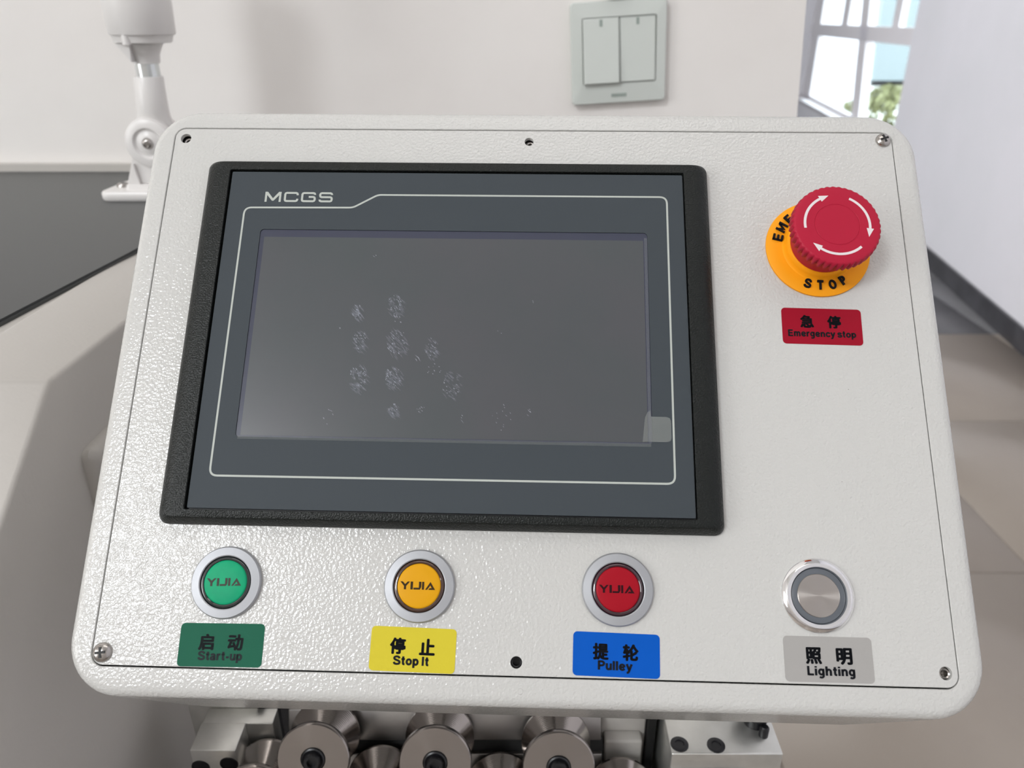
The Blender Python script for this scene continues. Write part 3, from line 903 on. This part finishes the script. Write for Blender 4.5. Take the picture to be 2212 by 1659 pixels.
def ring_letter(c, ang, r, size, up_out):
    """one letter standing on a ring; up_out: its top points outwards"""
    V, F, w = letter(c, 0.18 if c == 'M' else 0.21)
    a = radians(ang)
    out = []
    for x, y in V:
        x = (x - w / 2) * size * 0.95
        y = (y - 0.5) * size
        if up_out:
            rx, ty = r + y, -x
        else:
            rx, ty = r - y, x
        out.append((ex_ + rx * cos(a) - ty * sin(a), ey_ + rx * sin(a) + ty * cos(a)))
    return out, F
ls = [ring_letter(c, a, 17.4, 4.1, False) for c, a in zip('STOP', (-109.5, -92.8, -75, -59.5))]
ls += [ring_letter(c, 165 - 16.5 * i, 17.6, 4.2, True) for i, c in enumerate('EMERGENCY')]
V, F = join2d(ls, 2.0)
n0 = len(V)
me_ = mesh_obj('raised_lettering', V, F, M['ink'], es)
sol = me_.modifiers.new('depth', 'SOLIDIFY')
sol.thickness = 0.0007
sol.offset = -1
# ---- stickers
def sticker(corners, m, chars, w, cw, ink, label, cy_top=6.85, gx=(10.4, 21.6), ybase=2.4, caph=3.25, gs=(6.0, 6.2), tx=None, r=1.6, bold=0.225):
    """corners: x0,x1,y0,y1 and a small rotation (degrees)"""
    x0, x1, y0, y1, rot = corners
    cx, cy = (x0 + x1) / 2, (y0 + y1) / 2
    a = radians(rot)
    def T(p): return (cx + (p[0] - cx) * cos(a) - (p[1] - cy) * sin(a), cy + (p[0] - cx) * sin(a) + (p[1] - cy) * cos(a))
    s = plate('sticker', [[T(p) for p in rrect(x0, x1, y0, y1, r, 6)]], 0.0, 0.12, m, panel)
    tag(s, label)
    parts = []
    for c, g in zip(chars, gx):
        V, F = hanzi(c, x0 + g, y1 - cy_top, gs[0])
        parts.append(([T(p) for p in V], F))
    V, F = word(w, x0 + ((x1 - x0) - cw) / 2 + (tx or 0), cw, y0 + ybase, caph, bold)
    parts.append(([T(p) for p in V], F))
    VV, FF = join2d(parts, 0.20)
    mesh_obj('lettering', VV, FF, ink, s)
sticker((33.15, 65.5, 0.45, 16.2, 0.6), M['s_green'], '启动', 'Start-up', 17.0, M['ink_soft'], 'green sticker reading Start-up')
sticker((106.4, 138.85, 0.5, 16.5, -1.0), M['s_yellow'], '停止', 'Stop It', 13.5, M['ink'], 'yellow sticker reading Stop It', tx=-0.5)
sticker((183.0, 215.5, 0.7, 16.4, -1.0), M['s_blue'], '提轮', 'Pulley', 13.0, M['ink'], 'blue sticker reading Pulley', tx=-0.4)
sticker((261.6, 294.3, 0.85, 17.0, 0.0), M['s_grey'], '照明', 'Lighting', 17.6, M['ink'], 'silver grey sticker reading Lighting', gx=(10.9, 22.2), tx=0.6)
sticker((270.1, 303.1, 132.6, 148.5, -0.9), M['s_red'], '急停', 'Emergency stop', 28.0, M['ink'], 'red sticker reading Emergency stop', cy_top=5.9, ybase=3.3, caph=2.9, gs=(5.7, 5.7), tx=-0.2)

# bracket behind the housing, down to the deck
def tube_between(name, a, b, r, m, parent, inv=None, n=24):
    a, b = Vector(a), Vector(b)
    d = (b - a).normalized()
    u = d.orthogonal().normalized(); v = d.cross(u)
    loops = []
    for p in (a, b):
        loops.append([tuple((inv @ (p + (u * cos(2 * pi * i / n) + v * sin(2 * pi * i / n)) * r)) if inv else (p + (u * cos(2 * pi * i / n) + v * sin(2 * pi * i / n)) * r)) for i in range(n)])
    return loft(name, loops, m, parent, cap0=True, cap1=True, scale=1.0)
INV = MW.inverted()
pb = MW @ Vector((0.16, 0.17, -0.040))
tube_between('mounting_arm', pb, (pb.x, pb.y + 0.08, EYE - 0.445), 0.02, M['satin'], panel, INV)

# ------------------------------------------------------------------ work lamp on the plate
lamp_c = Vector((-0.2935, 0.640, 0))
lamp = thing('work_lamp', 'white plastic lamp on a hinged foot, standing on the dark machine top', 'lamp', (-0.3005, 0.6737, EYE - 0.1389))
LZ = -132.0
lamp.scale = (1.0526, 1.0526, 1.0526)
def lpart(name, V, F, m, **kw):
    return mesh_obj(name, V, F, m, lamp, **kw)
# foot: rounded plate with a raised centre
rloft('foot', [(-41, 41, -26, 26, 7, 0.0), (-42, 42, -27, 27, 8, 1.5), (-42, 42, -27, 27, 8, 5.5), (-41, 41, -26, 26, 7.5, 7.0), (-24, 24, -18, 18, 3, 7.1), (-23.5, 23.5, -17.5, 17.5, 3, 10.5), (-22.5, 22.5, -16.5, 16.5, 3, 11.2)],
      M['lamp'], lamp, cap0=True, cap1=True, angle=45)
for sx in (-1, 1):
    bo = lathe('bolt', [(5.6, 6.8), (5.6, 8.4), (4.6, 9.6), (2.5, 9.8)], M['steel'], lamp, n=24, c=(sx * 32, -2, 0))
    lathe('socket', [(2.4, 9.82), (2.2, 9.86)], M['recess'], bo, n=6, c=(sx * 32, -2, 0))  # near-black hexagon, shade of the socket put in as colour
# two cheeks (triangular gussets) carrying the hinge
def extr_xz(name, poly, y0, y1, m, parent, bev=1.0):
    n = len(poly)
    cx = sum(p[0] for p in poly) / n; cz = sum(p[1] for p in poly) / n
    def ins(p, k): 
        return (cx + (p[0] - cx) * k, cz + (p[1] - cz) * k)
    k = 0.955
    loops = [[(ins(p, k)[0], y0, ins(p, k)[1]) for p in poly], [(p[0], y0 + bev, p[1]) for p in poly], [(p[0], y1 - bev, p[1]) for p in poly], [(ins(p, k)[0], y1, ins(p, k)[1]) for p in poly]]
    return loft(name, loops, m, parent, cap0=True, cap1=True, angle=30)
hz = 42.5
def cheek():
    pts = []
    for a in range(-35, 216, 10):
        pts.append((19.0 * cos(radians(a)), hz + 19.0 * sin(radians(a))))
    pts += [(-24, 10.5), (24, 10.5)]
    return pts
extr_xz('hinge_cheek', cheek(), -13, -4.5, M['lamp'], lamp)
extr_xz('hinge_cheek', cheek(), 4.5, 13, M['lamp'], lamp)
# gusset rib in front of the cheek
extr_xz('rib', [(-21.5, 10.8), (-12, 10.8), (-14.5, 27)], -16, -12.5, M['lamp'], lamp, 0.6)
extr_xz('rib', [(21.5, 10.8), (12, 10.8), (14.5, 27)], -16, -12.5, M['lamp'], lamp, 0.6)
def ylathe(name, prof, m, parent, cx, cz, n=40, cap=True):
    loops = [[(cx + r * cos(2 * pi * i / n), y, cz + r * sin(2 * pi * i / n)) for i in range(n)] for r, y in prof]
    return loft(name, loops, m, parent, cap1=cap, cap0=False, angle=40)
hub = ylathe('hinge_hub', [(18.6, -12.6), (18.2, -14.2), (16.5, -15.4), (11.8, -15.6), (11.0, -14.6), (9.8, -13.6), (8.0, -13.8), (6.6, -15.0), (4.4, -15.2), (4.0, -14.2)], M['lamp'], lamp, 0, hz)
ylathe('hinge_bolt', [(4.2, -13.6), (4.2, -15.6), (3.4, -16.8), (2.2, -17.2), (1.8, -16.2)], M['steel'], lamp, 0, hz)
# neck, tube, cone and head along a slightly leaning axis
def axis_lathe(name, prof, m, parent, n=48, tilt=0.0, x0=0.0, sq=1.0, **kw):
    loops = []
    for r, z in prof:
        cxx = x0 + (z - hz) * tilt
        loops.append([(cxx + r * cos(2 * pi * i / n), r * sq * sin(2 * pi * i / n), z) for i in range(n)])
    return loft(name, loops, m, parent, cap0=True, cap1=True, **kw)
TL = 0.0
X0 = 14.0
loops = []
for k, (w_, d_, z, cxx) in enumerate([(15.5, 4.2, 40, 0.5), (16.0, 4.4, 50, 0.8), (14.6, 7.5, 57, 1.6), (12.4, 10.4, 63, 2.4), (11.8, 11.2, 67, 2.6), (10.8, 11.0, 90, 3.9), (10.4, 10.5, 90.6, 3.9), (7, 7, 90.6, 3.9)]):
    loops.append([(cxx + w_ * cos(2 * pi * i / 40), d_ * sin(2 * pi * i / 40), z) for i in range(40)])
loft('neck', loops, M['lamp'], lamp, cap0=True, cap1=True, angle=45)
axis_lathe('silver_tube', [(8.7, 86), (8.7, 103)], M['tube'], lamp, x0=4.4)
axis_lathe('cone_collar', [(9.8, 100), (10.0, 101), (10.6, 106), (12.4, 110), (14.8, 114.2)], M['lamp'], lamp, x0=4.6)
extr_xz('collar_rib', [(-10.0, 114.2), (1.0, 114.2), (0.0, 101.5)], -15.5, -8, M['lamp'], lamp, 0.5)
fl = axis_lathe('lamp_flange', [(18.8, 114.2), (20.8, 114.8), (21.2, 117.0), (22.4, 120.2)], M['lamp'], lamp, x0=5.2)
hd = axis_lathe('lamp_head', [(23.2, 120.0), (23.8, 121.0), (24.5, 143), (25.2, 175), (26.0, 215), (26.0, 222), (24, 226), (21, 226.5)], M['lamp'], lamp, x0=5.6)
lathe('lens_rim', [(21, 226.4), (21, 228.5), (16, 228.5)], M['satin'], lamp, c=(5.6, 0, 0))
lathe('flange_boss', [(3.2, 113.6), (3.2, 120.4), (2.6, 121)], M['lamp'], lamp, n=20, c=(1.5, -19.8, 0))

# ------------------------------------------------------------------ light switch on the wall
sw = thing('light_switch', 'pale two-gang light switch on the white wall above the control panel', 'light switch', mw=Matrix.Translation(Vector((0.1002, 0.7947, EYE - 0.0300))) @ Matrix.Rotation(radians(90), 4, 'X') @ Matrix.Rotation(radians(3.4), 4, 'Z') @ Matrix.Scale(1.0526, 4))
# local: x right, y up, z out of the wall
hs = 42.3
rloft('switch_plate', [(-hs + 1, hs - 1, -hs + 1, hs - 1, 3, 0), (-hs, hs, -hs, hs, 3.5, 1.0), (-hs, hs, -hs, hs, 3.5, 7.0), (-hs + 0.8, hs - 0.8, -hs + 0.8, hs - 0.8, 3.2, 8.2),
                       (-hs + 4, hs - 4, -hs + 6, hs - 6, 3, 8.8), (-32.4, 33.4, -25.5, 29.5, 2, 9.6), (-32.4, 33.4, -25.5, 29.5, 2, 6.5)], M['switch'], sw, cap0=True, cap1=True, angle=35)
def rocker(x0, x1, zt, zb):
    m_ = 0.8
    y0, y1 = -24.8, 28.8
    V = [(x0, y0, 6), (x1, y0, 6), (x1, y1, 6), (x0, y1, 6), (x0, y0, zb - m_), (x1, y0, zb - m_), (x1, y1, zt - m_), (x0, y1, zt - m_),
         (x0 + m_, y0 + m_, zb), (x1 - m_, y0 + m_, zb), (x1 - m_, y1 - m_, zt), (x0 + m_, y1 - m_, zt)]
    F = [(0, 1, 5, 4), (1, 2, 6, 5), (2, 3, 7, 6), (3, 0, 4, 7), (4, 5, 9, 8), (5, 6, 10, 9), (6, 7, 11, 10), (7, 4, 8, 11), (8, 9, 10, 11)]
    r = mesh_obj('rocker', V, F, M['switch'], sw)
    xm = (x0 + x1) / 2
    zz = lambda y: zb + (zt - zb) * (y - y0) / (y1 - y0) + 0.12
    V = [(xm - 1.3, 22.0, zz(22.0)), (xm + 1.3, 22.0, zz(22.0)), (xm + 1.3, 27.6, zz(27.6)), (xm - 1.3, 27.6, zz(27.6))]
    mesh_obj('indicator_mark', V + [(a, b, c - 0.3) for a, b, c in V], [(0, 1, 2, 3), (4, 5, 6, 7), (0, 1, 5, 4), (1, 2, 6, 5), (2, 3, 7, 6), (3, 0, 4, 7)], M['switch_mark'], r)
rocker(-31.6, 0.1, 10.0, 14.6)
rocker(0.9, 32.6, 13.6, 9.6) if False else rocker(0.9, 32.6, 8.6, 10.8)
# small blurred maker's mark: a dark strip of tiny letter-like bars
V, F = [], []
for i in range(7):
    x = -6.6 + i * 2.0
    k = len(V)
    V += [(x, -37.0, 9.1), (x + 1.6, -37.0, 9.1), (x + 1.6, -34.0, 9.1), (x, -34.0, 9.1), (x, -37.0, 8.3), (x + 1.6, -37.0, 8.3), (x + 1.6, -34.0, 8.3), (x, -34.0, 8.3)]
    F += [tuple(k + j for j in f) for f in [(0, 1, 2, 3), (4, 5, 6, 7), (0, 1, 5, 4), (1, 2, 6, 5), (2, 3, 7, 6), (3, 0, 4, 7)]]
mesh_obj('maker_mark', V, F, M['switch_mark'], sw)
clip = box('cable_clip', 86, 109, 780, 795, 18, 27, M['brown'], None, r=2.5, scale=S)
clip.location = (0, 0, EYE)
tag(clip, 'small dark brown cable clip on the wall above the light switch', 'cable clip')

# ------------------------------------------------------------------ straightening rollers under the panel
EL = radians(23)
def roller(label, x, y, up, group):
    """V-grooved roller; local z is its axle, pointing at the viewer; origin on the front face"""
    t = thing('grooved_roller', label, 'roller', (x / 1000, y / 1000, EYE + up / 1000), group=group)
    t.rotation_euler = (radians(90) - EL, 0, 0)
    lathe('roller_body', [(7, -34), (7, -29.5), (18.8, -29.3), (19.5, -28.6), (19.5, -26.6), (18.9, -25.9), (9.4, -15.8), (8.6, -14.6), (8.6, -13.6), (9.4, -12.6), (18.9, -4.2), (19.4, -3.4), (19.4, -0.7), (18.8, 0.0), (13, 0.0), (6.7, 0.0), (6.6, -0.3), (6.4, -1.8)],
          M['roller'], t, n=96, cap0=True)
    lathe('washer', [(6.3, -1.8), (6.3, 0.5), (5.5, 0.9), (4.6, 0.4)], M['black'], t, n=40)
    b = lathe('bolt_head', [(4.3, -1.0), (4.3, 3.4), (3.9, 3.9), (2.5, 3.9), (2.4, 1.4)], M['black'], t, n=32)
    return t
NM = ['leftmost', 'middle', 'rightmost']
for i, (x, y, u) in enumerate([(-106.1, 283.8, -357.2), (-41.0, 283.1, -358.9), (24.9, 282.1, -361.2)]):
    roller('upper-row steel roller with flat front disc and black bolt, %s of the three' % NM[i], x, y, u, 'upper row of steel rollers')
NM4 = ['leftmost', 'second from left', 'second from right', 'rightmost']
LOW = [(-138.6, 274.9, -378.1), (-74.3, 273.5, -381.5), (-6.3, 271.9, -385.2), (62.0, 270.7, -388.0)]
for i, (x, y, u) in enumerate(LOW):
    roller('lower-row steel roller showing only its bright rear cone, %s of the four' % NM4[i], x, y, u, 'lower row of steel rollers')

def rbox(name, x0, x1, y0, y1, u0, u1, m, root, r=0.6):
    rx, ry, rz = [v * 1000 for v in root.location]
    return box(name, x0 - rx, x1 - rx, y0 - ry, y1 - ry, u0 + EYE * 1000 - rz, u1 + EYE * 1000 - rz, m, root, r=r, scale=S)
# mounting plate behind the rollers, in the tilted frame (local x right, y up the plate, z towards the viewer)
rail = thing('roller_rail', 'grey ground steel plate behind the rollers, carrying their axles', 'plate', (-0.041, 0.2831, EYE - 0.3589))
rail.rotation_euler = (radians(90) - EL, 0, 0)
box('upper_bar', -88, 92.5, -5.4, 13.0, -46, -34, M['bar'], rail, r=0.6, scale=S)
box('gap_shade', -92, 94, -60, -5.8, -48, -38, M['recess'], rail, r=0.5, scale=S)  # near-black filler, painted shade of the gap between the bars
box('lower_bar', -90, 93, -60, -13.4, -38, -34, M['bar'], rail, r=0.5, scale=S)
fp = thing('front_rail', 'grey machined stepped block with round black holes, left of the rollers', 'block', (-0.16, 0.3, EYE - 0.45))
rbox('base_block', -176, -151, 292.5, 311, -449, -361, M['milled'], fp)
rbox('rear_step', -176, -136, 311.2, 322, -449, -362, M['milled'], fp)
rbox('bright_step', -188, -147.5, 322.2, 344, -449, -353, M['milled'], fp)
rbox('slot_shade', -147.3, -143.5, 322.2, 344, -449, -353, M['black'], fp)  # black box fills the open slot to stand for its shade
def front_hole(x, up, r, root, y):
    rx, ry, rz = [v * 1000 for v in root.location]
    loops = [[(x - rx + q * cos(2 * pi * i / 28), y - ry + d, up + EYE * 1000 - rz + q * sin(2 * pi * i / 28)) for i in range(28)] for q, d in ((r + 0.5, 0.2), (r + 0.3, -0.5), (r - 0.3, -0.5), (r - 0.4, -0.1))]
    return loft('hole_shade_cap', loops, M['black'], root, cap1=True)  # solid black cap, the dark inside of the hole is painted
front_hole(-172.0, -374, 4.6, fp, 292.5)
front_hole(-156.0, -371.5, 4.6, fp, 292.5)

blk = thing('clamp_block', 'aluminium block with two black bolts and a black knob, right of the rollers', 'block', (0.118, 0.32, EYE - 0.45))
rbox('block_body', 86.5, 147.0, 289.5, 368, -449, -360, M['milled'], blk, r=0.8)
rbox('lower_step', 84.5, 128, 288, 289.3, -449, -371, M['bar'], blk, r=0.3)
for x, y in ((91.8, 295.5), (111.7, 294.8)):
    lx, ly = x - 118, y - 320
    b_ = lathe('bolt', [(4.9, 90.0), (4.9, 90.5), (4.2, 90.8), (2.6, 90.8), (2.4, 90.2)], M['black'], blk, n=32, c=(lx, ly, 0))
lathe('knob', [(6.5, 90), (6.5, 97), (8.6, 97.5), (9.4, 99), (9.4, 112), (8.4, 114), (4, 114)], M['black'], blk, n=20, c=(137.5 - 118, 311 - 320, 0))
lathe('knob_screw', [(2.6, 90), (2.6, 96), (1.8, 97)], M['black'], blk, n=16, c=(139.5 - 118, 301.5 - 320, 0))
wh = thing('side_bracket', 'beige white bracket plate between rollers and clamp block', 'bracket', (0.06, 0.33, EYE - 0.45))
rbox('bracket_plate', 52, 79, 322, 344, -449, -352, M['body'], wh, r=1.5)
rbox('ledge', 54, 76, 314, 322.5, -449, -380, M['body'], wh, r=1.5)
rbox('dark_edge', 79.3, 84, 318, 346, -449, -352, M['recess'], wh, r=0.5)
